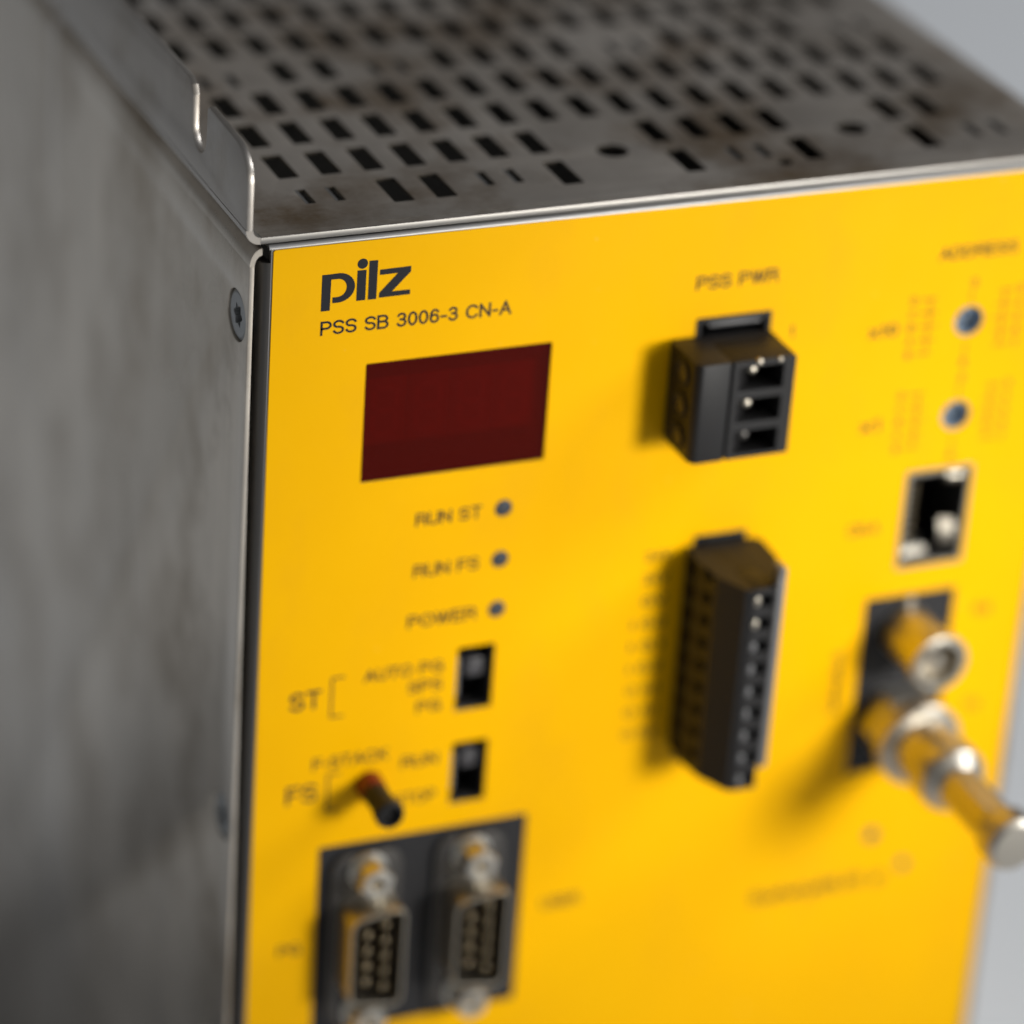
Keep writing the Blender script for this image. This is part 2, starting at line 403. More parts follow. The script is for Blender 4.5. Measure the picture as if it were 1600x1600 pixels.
cover = obj('top_cover', join([plate, hem, bend, fl]), [M['cover'], M['cut_edge'], M['lip'], M['flange']], unit, (0, 0, 0), smooth=True)
cover['label'] = 'perforated stainless cover with brown stains and upturned left flange'
tb_ = bmesh.new()
vs = [(-0.72, -2.4, ZT0), (-0.72, 2.4, ZT0), (-0.1, 2.0, ZT0 - 2.6), (-0.1, -1.2, ZT0 - 2.6)]
t_ = 0.35
A = [tb_.verts.new((x, y, z + 0.98)) for x, y, z in vs]; B = [tb_.verts.new((x + t_, y, z + 0.98)) for x, y, z in vs]
tb_.faces.new(A); tb_.faces.new(B[::-1])
for i in range(4): tb_.faces.new((A[i], A[(i+1) % 4], B[(i+1) % 4], B[i]))
bmesh.ops.recalc_face_normals(tb_, faces=tb_.faces)
first = obj('lanced_tab', tb_, M['edge'], cover, (tabs[0][0], tabs[0][1], 0))
for X, Y in tabs[1:]: twin(first, (X, Y, 0))
# --- left side panel with inward curled top
XS = -3.3; th = 0.7
sd = sheet([(0.15, ZL), (0.15, -2.2), (DEP, -2.2), (DEP, ZL)], [circ(4.9, -11.3, 3.75, 40), circ(4.6, -92.0, 3.75, 40), circ(4.6, -172.7, 3.75, 40)], 'yz', XS, XS + th, 0.1)
sb = bmesh.new(); arc_sheet(sb, XS + 1.8, 0, 1.8, 1.8 - th, 180, 92, 0.2, DEP, 14)
for v in sb.verts: v.co.z = -2.2 + v.co.z * 1.45
side = obj('side_panel', join([sd, sb]), M['side'], unit, (0, 0, 0), smooth=True)
side['label'] = 'left side panel in smudged brushed steel'
def make_screw(z, y):
    prof = [(3.7, -0.95), (3.7, -0.45), (3.35, -0.12), (3.1, 0.0), (0, 0.0)]
    bm = turned([(3.7, -0.66), (3.7, -0.5), (3.3, -0.3), (3.12, -0.22), (1.75, -0.22)], 40)
    star = []
    for k in range(24):
        r = 1.5 + 0.28*math.cos(6 * 2*PI*k/24); star.append((r*math.cos(2*PI*k/24), r*math.sin(2*PI*k/24)))
    # recess ring: head face between r=1.75 and the six-lobed socket, then walls and floor
    n = 24
    outer = [bm.verts.new((1.75*math.cos(2*PI*k/n), 0.22, 1.75*math.sin(2*PI*k/n))) for k in range(n)]
    top = [bm.verts.new((a, 0.22, b)) for a, b in star]; low = [bm.verts.new((a*0.9, 1.7, b*0.9)) for a, b in star]
    for k in range(n):
        j = (k+1) % n
        bm.faces.new((outer[k], outer[j], top[j], top[k])); bm.faces.new((top[k], top[j], low[j], low[k]))
    bm.faces.new(low)
    bmesh.ops.recalc_face_normals(bm, faces=bm.faces)
    # lathe axis is y; turn it so that the head looks to -x
    bmesh.ops.rotate(bm, cent=(0, 0, 0), matrix=Matrix.Rotation(-PI/2, 3, 'Z'), verts=bm.verts)
    o = obj('screw', bm, M['zinc'], side, (XS, y, z), smooth=True)
    return o
s1 = make_screw(-11.3, 4.9)
s1['label'] = 'countersunk six-lobe screw near the top front corner'
for y, z in ((4.6, -92.0), (4.6, -172.7)):
    c = twin(s1, (XS, y, z)); c['label'] = 'countersunk six-lobe screw further down the side'
# light-tight backing behind screws, the right side, the rear and the bottom
obj('right_panel', bx(XR + 0.35, XR + 1.05, 0.3, DEP, ZL, ZT0 - 0.05), M['side'], unit, (0, 0, 0))
obj('rear_panel', bx(XS + th, XR + 0.3, DEP - 1.2, DEP - 0.2, ZL, -0.3), M['edge'], unit, (0, 0, 0))
obj('bottom_panel', bx(XS + th, XR + 0.3, 0.5, DEP - 1.4, ZL - 0.5, ZL + 0.5), M['edge'], unit, (0, 0, 0))
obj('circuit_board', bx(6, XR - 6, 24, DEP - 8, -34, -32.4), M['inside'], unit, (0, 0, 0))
foot0 = obj('rubber_foot', turned([(0, 0), (6, 0), (6, 1.2), (5, 2.45), (0, 2.45)], 32), M['matte_black'], unit, (12, 16, ZL - 0.5))
for f_ in (foot0,): f_.rotation_euler = (PI/2, 0, 0)
for p in ((112, 16), (12, 155), (112, 155)): twin(foot0, (p[0], p[1], ZL - 0.5))

# --- front tray (steel) and yellow laminate, both with real openings
DISP = (14.2, 42.4, -37.3, -18.7); SW1 = (30.9, 36.8, -77.6, -66.8); SW2 = (31.0, 36.7, -93.7, -83.1)
DSUB = (10.45, 44.0, -131.6, -97.6); RJ = (103.0, 114.6, -64.6, -47.85); CP = (98.6, 114.3, -100.6, -69.2)
PW = (64.9, 77.1, -37.4, -17.8); TS = (67.9, 76.6, -92.6, -53.6)
LEDS = [(36.6, -44.45), (36.6, -52.8), (36.6, -61.1)]; ROT = [(110.4, -23.5), (110.25, -39.1)]
opens = [rect(a, b, c, d, 0.25, 2) for a, b, c, d in (DISP, SW1, SW2, DSUB, RJ, CP, PW, TS)]
opens += [circ(x, z, 1.37, 28) for x, z in LEDS] + [circ(x, z, 2.45, 36) for x, z in ROT] + [circ(17.8, -87.7, 2.2, 28)]
opens += [circ(104.8, -113.0, 1.2, 20), circ(111.2, -119.6, 1.0, 20)]
lab = sheet(rect(0, XR - 0.2, ZL + 1.2, 0, 0.35, 3), opens, 'xz', 0.0, 0.22, 0.04)
tray_s = sheet(rect(-0.25, XR, ZL, 0.12), [list(o_) for o_ in opens], 'xz', 0.23, 1.4, 0.02)
tr_top = bmesh.new()          # rolled top edge
def roll(bm, x0, x1, n=8):
    prof = [(0.23, 0.10)] + [(0.23 + 0.75*(1 - math.cos(k/n*PI/2)), 0.10 + 0.50*math.sin(k/n*PI/2)) for k in range(1, n+1)] + [(8, 0.60), (8, 0.10)]
    A = [bm.verts.new((x0, y, z)) for y, z in prof]; B = [bm.verts.new((x1, y, z)) for y, z in prof]
    bm.faces.new(A); bm.faces.new(B[::-1])
    for i in range(len(prof)):
        j = (i+1) % len(prof); bm.faces.new((A[i], A[j], B[j], B[i]))
    bmesh.ops.recalc_face_normals(bm, faces=bm.faces)
roll(tr_top, -0.5, XR)
tr_left = bmesh.new()         # rolled left return, starts below a corner relief
prof = [(-0.25, 0.24)] + [(-0.25 - 1.5*math.sin(k/8*PI/2), 0.24 + 1.9*(1 - math.cos(k/8*PI/2))) for k in range(1, 9)] + [(-1.95, 9.0), (-0.6, 9.0), (-0.25, 1.3)]
prism(tr_left, prof, 'z', ZL, -1.9)
tray = obj('front_panel', join([tray_s, tr_top]), M['edge'], unit, (0, 0, 0), smooth=True)
tray['label'] = 'front sheet of the case, seen as a thin steel rim'
ret = obj('panel_return', tr_left, M['dark_steel'], tray, (0, 0, 0), smooth=True)
label_ = obj('faceplate', lab, M['yellow'], unit, (0, 0, 0))
label_['label'] = 'glossy yellow faceplate with black printing'

# ------------------------------------------------------------------ printing
def bez(p0, c, p1, n=8):
    return [((1-t)**2*p0[0] + 2*t*(1-t)*c[0] + t*t*p1[0], (1-t)**2*p0[1] + 2*t*(1-t)*c[1] + t*t*p1[1]) for t in [k/n for k in range(n+1)]]
logo_polys = []
# p : stem joined to the bowl's top, bowl sweeping round to a tail detached from the stem
logo_polys.append([(7.15, -4.40), (8.50, -4.40), (8.45, -9.85), (7.15, -9.85)])
ob = [(8.5, -4.40), (9.6, -4.36)] + [(9.6 + 2.42*math.sin(t), -6.57 + 2.21*math.cos(t)) for t in [k/12*PI for k in range(1, 12)]] + [(9.6, -8.78), (8.78, -8.78), (8.78, -7.92), (9.5, -7.92)]
ib = [(9.5 + 1.30*math.sin(t), -6.56 + 1.36*math.cos(t)) for t in [PI - k/12*PI for k in range(1, 12)]] + [(9.5, -5.2), (8.5, -5.2)]
# split the ring into quads so that the concave shape fills cleanly
o_pts = [(8.5, -4.40), (9.1, -4.38)] + [(9.6 + 2.42*math.sin(t), -6.57 + 2.21*math.cos(t)) for t in [k/14*PI for k in range(0, 15)]] + [(8.78, -8.78)]
i_pts = [(8.5, -5.22), (9.0, -5.22)] + [(9.5 + 1.30*math.sin(t), -6.57 + 1.35*math.cos(t)) for t in [k/14*PI for k in range(0, 15)]] + [(8.78, -7.92)]
for k in range(len(o_pts) - 1): logo_polys.append([o_pts[k], o_pts[k+1], i_pts[k+1], i_pts[k]])
logo_polys.append([(12.28, -4.28), (13.60, -4.31), (13.60, -8.84), (12.28, -8.84)])
logo_polys.append(circ(13.0, -3.33, 0.76, 24))
logo_polys.append([(13.98, -3.0), (15.25, -3.04), (15.22, -8.88), (13.98, -8.86)])
logo_polys.append([(15.60, -4.52), (20.18, -4.45), (20.18, -5.28), (15.60, -5.32)])
logo_polys.append([(18.25, -5.30), (20.18, -5.28), (17.50, -7.98), (15.62, -8.02)])
logo_polys.append([(15.62, -8.02), (17.50, -7.98), (20.20, -7.98), (20.20, -8.72), (15.62, -8.74)])
o = flat('maker_logo', logo_polys, label_); o['label'] = 'bold black lower-case maker logo'
o = text('type_lettering', 'PSS SB 3006-3 CN-A', 7.2, -13.55, 2.15, 28.5, label_, 'ink'); o['label'] = 'type designation under the logo'
for s, x, zz, c, wd, al in (
    ('RUN ST', 33.2, -45.5, 2.1, 10.2, 'RIGHT'), ('RUN FS', 33.3, -53.9, 2.1, 10.2, 'RIGHT'), ('POWER', 33.4, -62.2, 2.1, 10.8, 'RIGHT'),
    ('ST', 4.9, -73.3, 3.1, 4.9, 'LEFT'), ('FS', 4.9, -89.2, 3.1, 4.9, 'LEFT'),
    ('AUTO PG', 28.7, -70.2, 2.0, 12.4, 'RIGHT'), ('SPS', 28.7, -73.3, 2.0, 5.4, 'RIGHT'), ('PG', 28.7, -76.8, 2.0, 3.9, 'RIGHT'),
    ('F-STACK', 8.9, -83.9, 2.0, 11.8, 'LEFT'), ('RUN', 28.7, -86.0, 2.0, 5.8, 'RIGHT'), ('STOP', 28.7, -92.4, 2.0, 6.6, 'RIGHT'),
    ('PG', 4.6, -115.9, 2.0, 3.6, 'LEFT'), ('USER', 47.6, -115.8, 2.0, 6.4, 'LEFT'),
    ('PSS PWR', 64.4, -13.3, 2.2, 13.1, 'LEFT'), ('ADDRESS', 104.0, -13.0, 2.0, 13.2, 'LEFT'),
    ('x10', 93.6, -24.4, 2.0, 4.8, 'LEFT'), ('x1', 94.0, -40.0, 2.0, 3.4, 'LEFT'),
    ('CN-A', 94.0, -57.6, 2.0, 5.2, 'LEFT'), ('1', 80.3, -22.6, 1.9, None, 'LEFT'),
    ('SafetyBUS p', 84.0, -122.2, 2.2, 24.0, 'LEFT'),
    ('RX', 118.2, -74.8, 1.8, 3.0, 'LEFT'), ('TX', 118.4, -92.2, 1.8, 3.0, 'LEFT')):
    text('lettering', s, x, zz, c, wd, label_, 'ink' if c > 2.05 else 'ink', al)
text('lettering', 'SafetyBUS', 95.9, -88.8, 1.7, 11.0, label_, 'ink_thin', 'LEFT', rot=PI/2)
for i, s in enumerate(('24V', '24V', '0V', 'I 0.0', 'I 0.1', 'I 0.2', 'O 0.0', 'O 0.1', 'O 0.2')):
    text('lettering', s, 64.4, -56.7 - i*3.81, 1.5, 4.2 if i < 3 else 5.6, label_, 'ink_thin', 'RIGHT')
for z0, z1 in ((-68.5, -75.3), (-84.8, -91.4)):
    flat('bracket_print', [line(11.35, z0, 11.35, z1, 0.28), line(11.49, z0 - 0.14, 13.3, z0 - 0.14, 0.28), line(11.49, z1 + 0.14, 13.3, z1 + 0.14, 0.28)], label_)
for cx, cz in ROT:
    pol = []
    for k in range(5):
        zz = cz + 4.4 - 2.2*k
        text('dial_digit', 'DCBA9'[k], cx - 10.3, zz - 0.65, 1.3, 0.95, label_, 'ink', 'LEFT', weight=0.17)
        text('dial_digit', '34567'[k], cx + 7.9, zz - 0.65, 1.3, 0.95, label_, 'ink', 'LEFT', weight=0.17)
        for sg_, xo in ((-1, 8.7), (1, 7.3)):
            pol.append(line(cx + sg_*xo, zz, cx + sg_*(xo - 3.4 + 0.8*abs(k - 2)*0.5), zz, 0.22))
    text('dial_digit', '0', cx - 0.3, cz + 5.6, 1.4, 0.95, label_, 'ink', 'LEFT', weight=0.17)
    text('dial_digit', '8', cx - 0.6, cz - 7.4, 1.4, 0.95, label_, 'ink', 'LEFT', weight=0.17)
    pol += [line(cx - 6.9, cz - 4.6, cx - 6.9, cz + 4.6, 0.2), line(cx + 5.6, cz - 4.6, cx + 5.6, cz + 4.6, 0.2)]
    pol.append(line(cx - 0.1, cz + 3.3, cx - 0.1, cz + 5.2, 0.2)); pol.append(line(cx - 0.1, cz - 3.3, cx - 0.1, cz - 5.6, 0.2))
    flat('dial_scale', pol, label_, 'ink_thin')

# ------------------------------------------------------------------ display window
dw = sheet(rect(DISP[0]+0.06, DISP[1]-0.06, DISP[2]+0.06, DISP[3]-0.06, 0.2, 2), [], 'xz', 0.12, 1.3, 0.03)
display = obj('display_window', dw, M['red_pane'], unit, (0, 0, 0)); display['label'] = 'dark red display window, unlit'
obj('display_board', bx(DISP[0]-1, DISP[1]+1, 9.0, 10.5, DISP[2]-1, DISP[3]+1), M['inside'], display, (0, 0, 0))
seg_outline = lambda cx, cz, horiz: [(cx-1.5, cz), (cx-1.15, cz+0.35), (cx+1.15, cz+0.35), (cx+1.5, cz), (cx+1.15, cz-0.35), (cx-1.15, cz-0.35)] if horiz else [(cx, cz+1.6), (cx+0.35, cz+1.25), (cx+0.35, cz-1.25), (cx, cz-1.6), (cx-0.35, cz-1.25), (cx-0.35, cz+1.25)]
dm = obj('digit_module', bx(-3.28, 3.28, 0, 6.2, -5.2, 5.2), M['digit_face'], display, (18.4, 2.6, -27.6), bevel=0.15)
bm = bmesh.new()
for cx, cz, h in ((0, 3.6, 1), (0, 0, 1), (0, -3.6, 1), (-1.75, 1.8, 0), (1.75, 1.8, 0), (-1.75, -1.8, 0), (1.75, -1.8, 0)):
    prism(bm, seg_outline(cx, cz, h), 'y', -0.06, 0.1)
sg = obj('segment', bm, M['segment'], dm, (18.4, 2.6, -27.6))
for cx in (25.0, 31.6, 38.2):
    c = twin(dm, (cx, 2.6, -27.6)); s = twin(sg, (cx, 2.6, -27.6), c)

# ------------------------------------------------------------------ indicator lamps
led0 = obj('indicator_lamp', turned([(1.33, -2.5), (1.33, -0.1), (1.2, 0.05), (0.7, 0.16), (0, 0.2)], 28), M['led'], unit, (LEDS[0][0], 0, LEDS[0][1]), smooth=True)
led0['label'] = 'small smoky grey indicator lamp beside RUN ST'
for (x, z), n_ in zip(LEDS[1:], ('RUN FS', 'POWER')):
    c = twin(led0, (x, 0, z)); c['label'] = 'small smoky grey indicator lamp beside ' + n_
for x, z in ((104.8, -113.0), (111.2, -119.6)):
    c = twin(led0, (x, 0.1, z)); c['label'] = 'tiny grey indicator lamp below the chrome sockets'

# ------------------------------------------------------------------ slide switches
def slide_switch(R, knob_z, lab_):
    x0, x1, z0, z1 = R
    bmh = sheet(rect(x0-0.8, x1+0.8, z0-0.8, z1+0.8), [rect(x0+0.1, x1-0.1, z0+0.1, z1-0.1)], 'xz', 1.42, 6.0, 0.02)
    b2 = bx(x0-0.8, x1+0.8, 6.02, 7.5, z0-0.8, z1+0.8)
    sw = obj('slide_switch', join([bmh, b2]), M['plastic'], unit, (0, 0, 0)); sw['label'] = lab_
    kb = bmesh.new(); box(kb, x0+2.4, x1-0.6, 1.9, 6.0, knob_z-1.5, knob_z+1.5)
    obj('slider', kb, M['knob'], sw, (0, 0, 0), bevel=0.35)
    obj('guide_strip', bx(x0+0.12, x0+1.2, 1.6, 6.0, z0+1.5, z1-2.6), M['grey_plastic'], sw, (0, 0, 0), bevel=0.1)
slide_switch(SW1, -71.6, 'black slide switch beside AUTO PG')
slide_switch(SW2, -87.3, 'black slide switch beside RUN and STOP')

# ------------------------------------------------------------------ rotary address switches
for i, (x, z) in enumerate(ROT):
    hs = turned([(2.45, -5.0), (2.45, -1.0), (4.0, -1.42), (4.0, -6.0), (0, -6.0), (0, -5.9), (2.45, -5.9)], 40)
    hs = turned([(4.2, -1.42), (2.5, -1.42), (2.5, -5.2), (0, -5.2), (0, -6.6), (4.2, -6.6), (4.2, -1.42)], 40)
    h = obj('rotary_switch', hs, M['plastic'], unit, (x, 0, z)); h['label'] = ('upper' if i == 0 else 'lower') + ' blue-grey rotary address switch'
    rt = turned([(2.42, -5.1), (2.42, -0.3), (2.25, -0.15), (2.05, -0.3), (2.05, -2.3), (0, -2.3)], 40)
    obj('rotor', rt, M['rotor'], h, (x, 0, z), smooth=True)
    sl = bx(-1.6, 1.6, 2.24, 2.4, -0.28, 0.28)
    o = obj('rotor_slot', sl, M['matte_black'], h, (x, 0, z)); o.rotation_euler = (0, 0.9, 0)

# ------------------------------------------------------------------ header sockets in the panel for the two plugs
def header(R, lab_):
    x0, x1, z0, z1 = R
    fr_ = sheet(rect(x0+0.05, x1-0.05, z0+0.05, z1-0.05, 0.2, 2), [rect(x0+0.85, x1-0.85, z0+0.85, z1-0.85)], 'xz', -0.15, 8.0, 0.08)
    bk = bx(x0+0.1, x1-0.1, 8.02, 9.2, z0+0.1, z1-0.1)
    h = obj('header_socket', join([fr_, bk]), M['plastic'], unit, (0, 0, 0)); h['label'] = lab_
    obj('latch_ledge', bx(x0+2.6, x1-1.0, 0.9, 4.0, z1-2.1, z1-1.4), M['grey_plastic'], h, (0, 0, 0), bevel=0.15)
    return h
header(PW, 'black header socket under PSS PWR'); header(TS, 'tall black header socket of the nine-way plug')

# ------------------------------------------------------------------ three-way screw terminal plug
plug = empty('terminal_plug', (69, 0, -36.1))
plug['label'] = 'black three-way screw terminal plug in the socket under PSS PWR'; plug['category'] = 'terminal plug'
X0, X1, YB, YFp, Z0, Z1 = 60.9, 76.6, -0.45, -9.75, -36.1, -20.5
pitch = 5.06
wz = [Z1 - 2.85 - i*pitch for i in range(3)]
hol = [rect(67.6, 74.6, z-1.95, z+1.75, 0.15, 2) for z in wz]
front_r = sheet(rect(66.55, X1, Z0, Z1, 0.25, 2), hol, 'xz', YFp, -3.2, 0.14)
body_l = bmesh.new()
prism(body_l, [(X0, YB), (X0, YFp + 1.1), (X0 + 0.5, YFp + 0.25), (X0 + 0.9, YFp), (66.15, YFp), (66.15, YB)], 'z', Z0, Z1)
core = bx(66.1, 66.6, YFp + 0.5, YB, Z0 + 0.05, Z1 - 0.05)
back = bx(66.62, X1 - 0.02, -3.1, YB, Z0 + 0.03, Z1 - 0.03)
tongue = bx(66.3, 75.8, YB + 0.02, 6.5, Z0 - 0.1, -20.9)
pb = join([front_r, core, back, tongue])
obj('plug_body', pb, M['plastic'], plug, (0, 0, 0))
hb = obj('screw_housing', body_l, M['plastic'], plug, (0, 0, 0), bevel=0.12)
for i, z in enumerate(wz):
    # screw access on the left face: sunken ring with a slotted screw head
    rg = turned([(1.95, 0.0), (1.95, 0.35), (1.55, 0.35), (1.45, -0.2), (0, -0.2)], 28)
    bmesh.ops.rotate(rg, cent=(0, 0, 0), matrix=Matrix.Rotation(-PI/2, 3, 'Z'), verts=rg.verts)
    r_ = obj('screw_hole', rg, M['matte_black'], plug, (X0 - 0.02, -5.2, z), smooth=True)
    sc = turned([(1.35, -0.1), (1.35, 0.1), (0.5, 0.14), (0, 0.14)], 20)
    bmesh.ops.rotate(sc, cent=(0, 0, 0), matrix=Matrix.Rotation(-PI/2, 3, 'Z'), verts=sc.verts)
    obj('terminal_screw', sc, M['dark_steel'], plug, (X0 - 0.05, -5.2, z))
    # sloping wire funnel and clamp inside each opening
    fu = bmesh.new(); prism(fu, [(67.65, YFp + 0.35), (70.0, YFp + 2.6), (70.0, -3.3), (67.65, -3.3)], 'z', z-1.85, z+1.65)
    obj('wire_funnel', fu, M['plastic'], plug, (0, 0, 0))
    cg = turned([(0.75, -2.0), (0.75, 0.0), (0.6, 0.3), (0.3, 0.45), (0, 0.5)], 20)
    q = obj('clamp', cg, M['shell'] if i < 2 else M['dark_steel'], plug, (70.7 if i == 0 else 70.3, -7.6, z + (0.35 if i == 0 else 0.1)), smooth=True)
nb = turned([(0.55, -0.3), (0.55, 0.1), (0.35, 0.32), (0, 0.4)], 16)
obj('rivet', nb, M['shell'], plug, (70.6, YFp - 0.02, Z1 - 0.35), smooth=True)
nb2 = turned([(0.4, -0.3), (0.4, 0.1), (0.25, 0.25), (0, 0.3)], 16)
obj('rivet', nb2, M['shell'], plug, (73.9, YFp - 0.02, Z1 - 0.35), smooth=True)

# ------------------------------------------------------------------ nine-way terminal plug
p9 = empty('terminal_plug', (72, 0, -90))
p9['label'] = 'long black nine-way screw terminal plug standing upright in the tall socket'; p9['category'] = 'terminal plug'
ZT9, ZB9 = -55.0, -89.3
main = bmesh.new()
prism(main, [(66.6, -0.5), (66.3, -5.4), (67.0, -10.2), (69.4, -15.0), (70.5, -15.5), (70.5, -0.5)], 'z', ZB9, ZT9)
rightb = bmesh.new()
prism(rightb, [(74.1, -13.2), (75.4, -13.0), (78.3, -7.4), (78.6, -1.5), (78, -0.5), (74.1, -0.5)], 'z', ZB9 + 3.2, ZT9)
rail = bx(74.15, 75.5, -15.75, -13.25, ZB9 + 3.6, -51.9)
pw = 3.81; wz9 = [ZT9 - 2.0 - i*pw for i in range(9)]
face = sheet(rect(70.55, 74.05, ZB9, ZT9, 0.1, 2), [rect(71.9, 73.6, z-1.15, z+1.0, 0.4, 3) for z in wz9], 'xz', -15.5, -9.0, 0.08)
backb = bx(70.55, 74.05, -8.9, -0.5, ZB9 + 0.02, ZT9 - 0.02)
ton = bx(69.0, 75.6, -0.52, 6.0, -91.4, -54.8)
obj('plug_body', join([main, rightb, face, backb, ton]), M['plastic'], p9, (0, 0, 0), bevel=0)
obj('marking_rail', rail, M['grey_plastic'], p9, (0, 0, 0), bevel=0.2)
nose = turned([(0.7, -0.6), (0.7, 0.0), (0.5, 0.35), (0, 0.5)], 16)
obj('corner_stud', nose, M['grey_plastic'], p9, (74.8, -15.6, -52.6), smooth=True)
sh0 = None; sc0 = None; cl0 = None
for i, z in enumerate(wz9):
    # flat black ovals on the tapering left face, painting the dark of openings
    ang = math.atan2(4.8, 2.4)
    def ov(depth0, depth1, a, b):
        bm_ = bmesh.new(); prism(bm_, [(a*math.cos(2*PI*k/20), b*math.sin(2*PI*k/20)) for k in range(20)], 'x', depth0, depth1); return bm_
    if i == 0:
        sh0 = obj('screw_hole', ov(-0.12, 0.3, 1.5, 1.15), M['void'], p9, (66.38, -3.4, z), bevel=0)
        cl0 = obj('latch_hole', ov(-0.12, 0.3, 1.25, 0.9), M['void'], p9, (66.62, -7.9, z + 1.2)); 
        sc0 = obj('wire_clamp', turned([(0.6, -1.5), (0.6, 0.0), (0.3, 0.2), (0, 0.22)], 14), M['shell'], p9, (71.15, -15.6, z), smooth=True)
        sc0.scale = (0.9, 1, 1.25)
    else:
        twin(sh0, (66.38, -3.4, z)); twin(cl0, (66.62, -7.9, z + 1.2)); c = twin(sc0, (71.15, -15.6, z))
        if i != 1: c.data = c.data.copy(); c.data.materials[0] = M['grey_plastic']

# ------------------------------------------------------------------ push button
bt = obj('push_button', turned([(2.15, -3), (2.15, 1.4), (2.1, 2.4), (1.95, 2.95), (0, 2.95)], 32), M['red'], unit, (17.8, 0, -87.7), smooth=True)
bt['label'] = 'protruding reset button, dark red collar with black shaft'
obj('button_shaft', turned([(1.9, 2.85), (1.9, 7.2), (2.2, 7.5), (2.25, 9.0), (2.0, 9.5), (1.6, 9.5), (1.4, 8.2), (0, 8.2)], 32), M['plastic'], bt, (17.8, 0, -87.7), smooth=True)

# ------------------------------------------------------------------ D-sub connectors on a black plate
dp = obj('connector_plate', sheet(rect(DSUB[0]+0.05, DSUB[1]-0.05, DSUB[2]+0.05, DSUB[3]-0.05, 0.2, 2), [], 'xz', 0.1, 1.2, 0.05), M['matte_black'], unit, (0, 0, 0))
dp['label'] = 'black plate carrying two nine-pin connectors'
def dshape(wt, wb, h, r):
    """upright D outline: the long side faces +x"""
    pts = [(wt, h), (-wb, h*0.86), (-wb, -h*0.86), (wt, -h)]
    out_ = []
    n = len(pts)
    for i in range(n):
        p = Vector(pts[i]); a = (Vector(pts[i-1]) - p).normalized(); b = (Vector(pts[(i+1) % n]) - p).normalized()
        s, e = p + a*r, p + b*r
        out_ += [tuple(s*(1-t)**2 + p*2*t*(1-t) + e*t*t) for t in (0, .25, .5, .75, 1)]
    return out_
def dsub(cx, cz, lab_):
    fo = rect(-5.6, 5.6, -15.4, 15.4, 2.6, 5)
    fl_ = obj('dsub_connector', sheet(fo, [dshape(3.9, 3.9, 8.2, 1.6), circ(0, 12.5, 1.5, 20), circ(0, -12.5, 1.5, 20)], 'xz', -1.0, 0.08, 0.15), M['dark_steel'], unit, (cx, 0, cz), smooth=True)
    fl_['label'] = lab_
    sh = sheet(dshape(4.35, 4.35, 8.85, 1.9), [dshape(3.95, 3.95, 8.4, 1.6)], 'xz', -7.0, -0.4, 0.12)
    obj('shell', sh, M['shell'], fl_, (cx, 0, cz), smooth=True)
    ins = bmesh.new(); prism(ins, dshape(3.85, 3.85, 8.3, 1.5), 'y', -1.4, -0.6)
    obj('insulator', ins, M['matte_black'], fl_, (cx, 0, cz))
    p0 = None
    for xx, zs in ((1.42, [5.52, 2.76, 0, -2.76, -5.52]), (-1.42, [4.14, 1.38, -1.38, -4.14])):
        for zz in zs:
            if p0 is None: p0 = obj('pin', turned([(0.72, 1.3), (0.72, 5.5), (0.6, 5.95), (0.35, 6.2), (0, 6.3)], 16), M['brass'], fl_, (cx + xx, 0, cz + zz), smooth=True)
            else: twin(p0, (cx + xx, 0, cz + zz), fl_)
    for zz in (12.5, -12.5):
        hexp = [(2.75*math.cos(k*PI/3 + 0.3), 2.75*math.sin(k*PI/3 + 0.3)) for k in range(6)]
        hx = sheet(hexp, [circ(0, 0, 0.95, 20)], 'xz', -5.6, -1.02, 0.3)
        obj('hex_standoff', hx, M['satin'], fl_, (cx, 0, cz + zz), smooth=True)
        obj('washer', sheet(circ(0, 0, 3.1, 28), [circ(0, 0, 1.3, 20)], 'xz', -1.6, -1.03, 0.1), M['tin'], fl_, (cx, 0, cz + zz), smooth=True)
        th_ = turned([(0.9, 0.0), (0.9, 4.9), (0, 4.9)], 20)
        obj('threaded_bore', th_, M['brass'], fl_, (cx, 0, cz + zz))
dsub(18.0, -114.7, 'left nine-pin connector with hex standoffs'); dsub(34.7, -114.7, 'right nine-pin connector with hex standoffs')

# ------------------------------------------------------------------ network jack
x0, x1, z0, z1 = RJ
jk = obj('network_jack', join([sheet(rect(x0+0.05, x1-0.05, z0+0.05, z1-0.05, 0.2, 2), [rect(x0+1.0, x1-0.7, z0+1.2, z1-1.1)], 'xz', 0.05, 13.0, 0.05), bx(x0+0.2, x1-0.2, 13.02, 14, z0+0.2, z1-0.2)]), M['plastic'], unit, (0, 0, 0))
jk['label'] = 'open network jack with shiny shield springs'
def spring(pts, x_a, x_b):
    bm_ = bmesh.new(); prism(bm_, pts, 'x', x_a, x_b); return bm_
obj('shield_spring', spring([(0.0, z0+0.4), (2.0, z0+1.4), (5.0, z0+3.4), (7.0, z0+3.0), (7.0, z0+2.6), (5.0, z0+2.9), (2.2, z0+1.0), (0.2, z0+0.1)], x0+1.2, x0+6.0), M['tin'], jk, (0, 0, 0), bevel=0.05)
obj('jack_frame', sheet(rect(x0+0.08, x1-0.08, z0+0.08, z1-0.08, 0.2, 2), [rect(x0+0.75, x1-0.7, z0+0.75, z1-0.7)], 'xz', -0.06, 0.04, 0.02), M['shell'], jk, (0, 0, 0))
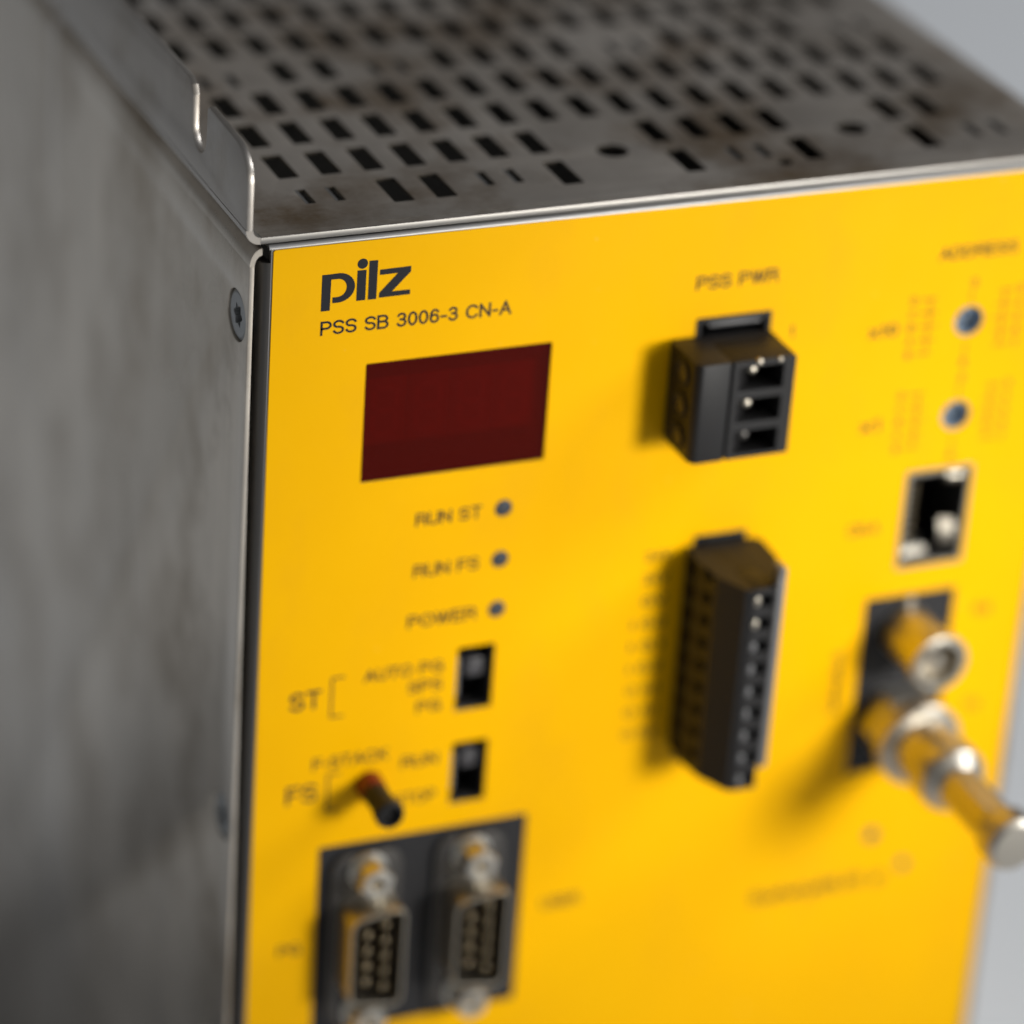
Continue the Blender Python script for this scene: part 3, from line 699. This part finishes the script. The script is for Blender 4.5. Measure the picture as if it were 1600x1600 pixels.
def tab(xa, xb, za, zb, y0_, tilt):
    bm_ = bmesh.new(); n_ = 6; ring = []
    for k in range(n_ + 1):
        t = k / n_; z_ = za + (zb - za)*t; yy = y0_ - 0.9*math.sin(t*PI)
        ring.append([bm_.verts.new(p) for p in ((xa, yy, z_), (xb, yy + tilt, z_), (xb, yy + tilt + 0.25, z_), (xa, yy + 0.25, z_))])
    for a, b in zip(ring, ring[1:]):
        for i_ in range(4): bm_.faces.new((a[i_], a[(i_+1) % 4], b[(i_+1) % 4], b[i_]))
    bm_.faces.new(ring[0]); bm_.faces.new(ring[-1][::-1])
    bmesh.ops.recalc_face_normals(bm_, faces=bm_.faces); return bm_
obj('shield_spring', tab(x1-3.4, x1-1.2, z1-3.8, z1-0.9, 2.4, -0.5), M['shell'], jk, (0, 0, 0), smooth=True)
obj('shield_spring', tab(x1-3.6, x1-1.3, z0+1.6, z0+6.6, 2.4, -0.7), M['shell'], jk, (0, 0, 0), smooth=True)
obj('shield_spring', tab(x0+0.9, x0+5.8, z0+0.7, z0+2.6, 1.8, 0.5), M['shell'], jk, (0, 0, 0), smooth=True)
ct = None
for k in range(8):
    a = bx(x0+1.3, x0+4.5, 4.0, 11.0, -0.22, 0.22)
    if ct is None: ct = obj('contact', a, M['brass'], jk, (0, 0, z0 + 4.3 + k*1.15))
    else: a.free(); twin(ct, (0, 0, z0 + 4.3 + k*1.15))

# ------------------------------------------------------------------ chrome bus connectors on a black plate
cp = obj('connector_plate', sheet(rect(CP[0]+0.05, CP[1]-0.05, CP[2]+0.05, CP[3]-0.05, 0.2, 2), [], 'xz', 0.1, 1.2, 0.05), M['matte_black'], unit, (0, 0, 0))
cp['label'] = 'black plate carrying two chrome connectors'
up = obj('coaxial_connector', turned([(4.3, 0.1), (4.3, 9.6), (4.75, 9.7), (4.8, 11.2), (4.2, 11.6), (3.5, 11.6), (3.3, 11.2), (3.3, 6.5), (1.2, 6.5), (1.2, 10.4), (0.7, 10.8), (0, 10.8)], 48), M['chrome'], unit, (106.2, 0, -75.6), smooth=True)
up['label'] = 'short chrome round connector, upper of the two'
obj('bayonet_stud', turned([(0.9, 3.6), (0.9, 5.6), (0.7, 5.9), (0, 5.9)], 16), M['chrome'], up, (106.2, 0, -75.6)).rotation_euler = (PI/2 + PI, 0, 0)
lo = obj('coaxial_connector', turned([(6.4, 0.1), (6.4, 5.2), (6.0, 5.9), (4.9, 6.0), (4.5, 6.3), (4.5, 12.0)], 6), M['satin'], unit, (105.7, 0, -91.0))
lo['label'] = 'long chrome connector with coupling rings and thin shaft, lower of the two'
obj('coupling_ring', turned([(4.6, 5.9), (4.8, 6.6), (6.7, 6.9), (7.0, 7.4), (7.0, 9.4), (6.6, 10.0), (5.0, 10.3), (4.8, 15.0)], 48), M['chrome'], lo, (105.7, 0, -91.0), smooth=True)
obj('barrel', turned([(4.35, 14.9), (4.5, 15.3), (5.0, 15.5), (5.5, 16.0), (5.5, 19.8), (5.2, 20.5), (4.6, 21.1), (3.9, 21.6), (3.4, 22.4)], 48), M['chrome'], lo, (105.7, 0, -91.0), smooth=True)
obj('shaft', turned([(3.4, 22.2), (3.5, 33.6), (3.8, 34.4), (4.5, 35.4), (4.65, 37.8), (4.4, 39.0), (3.6, 39.8), (0, 40.1)], 40), M['chrome'], lo, (105.7, 0, -91.0), smooth=True)
scene.cycles.use_denoising = True
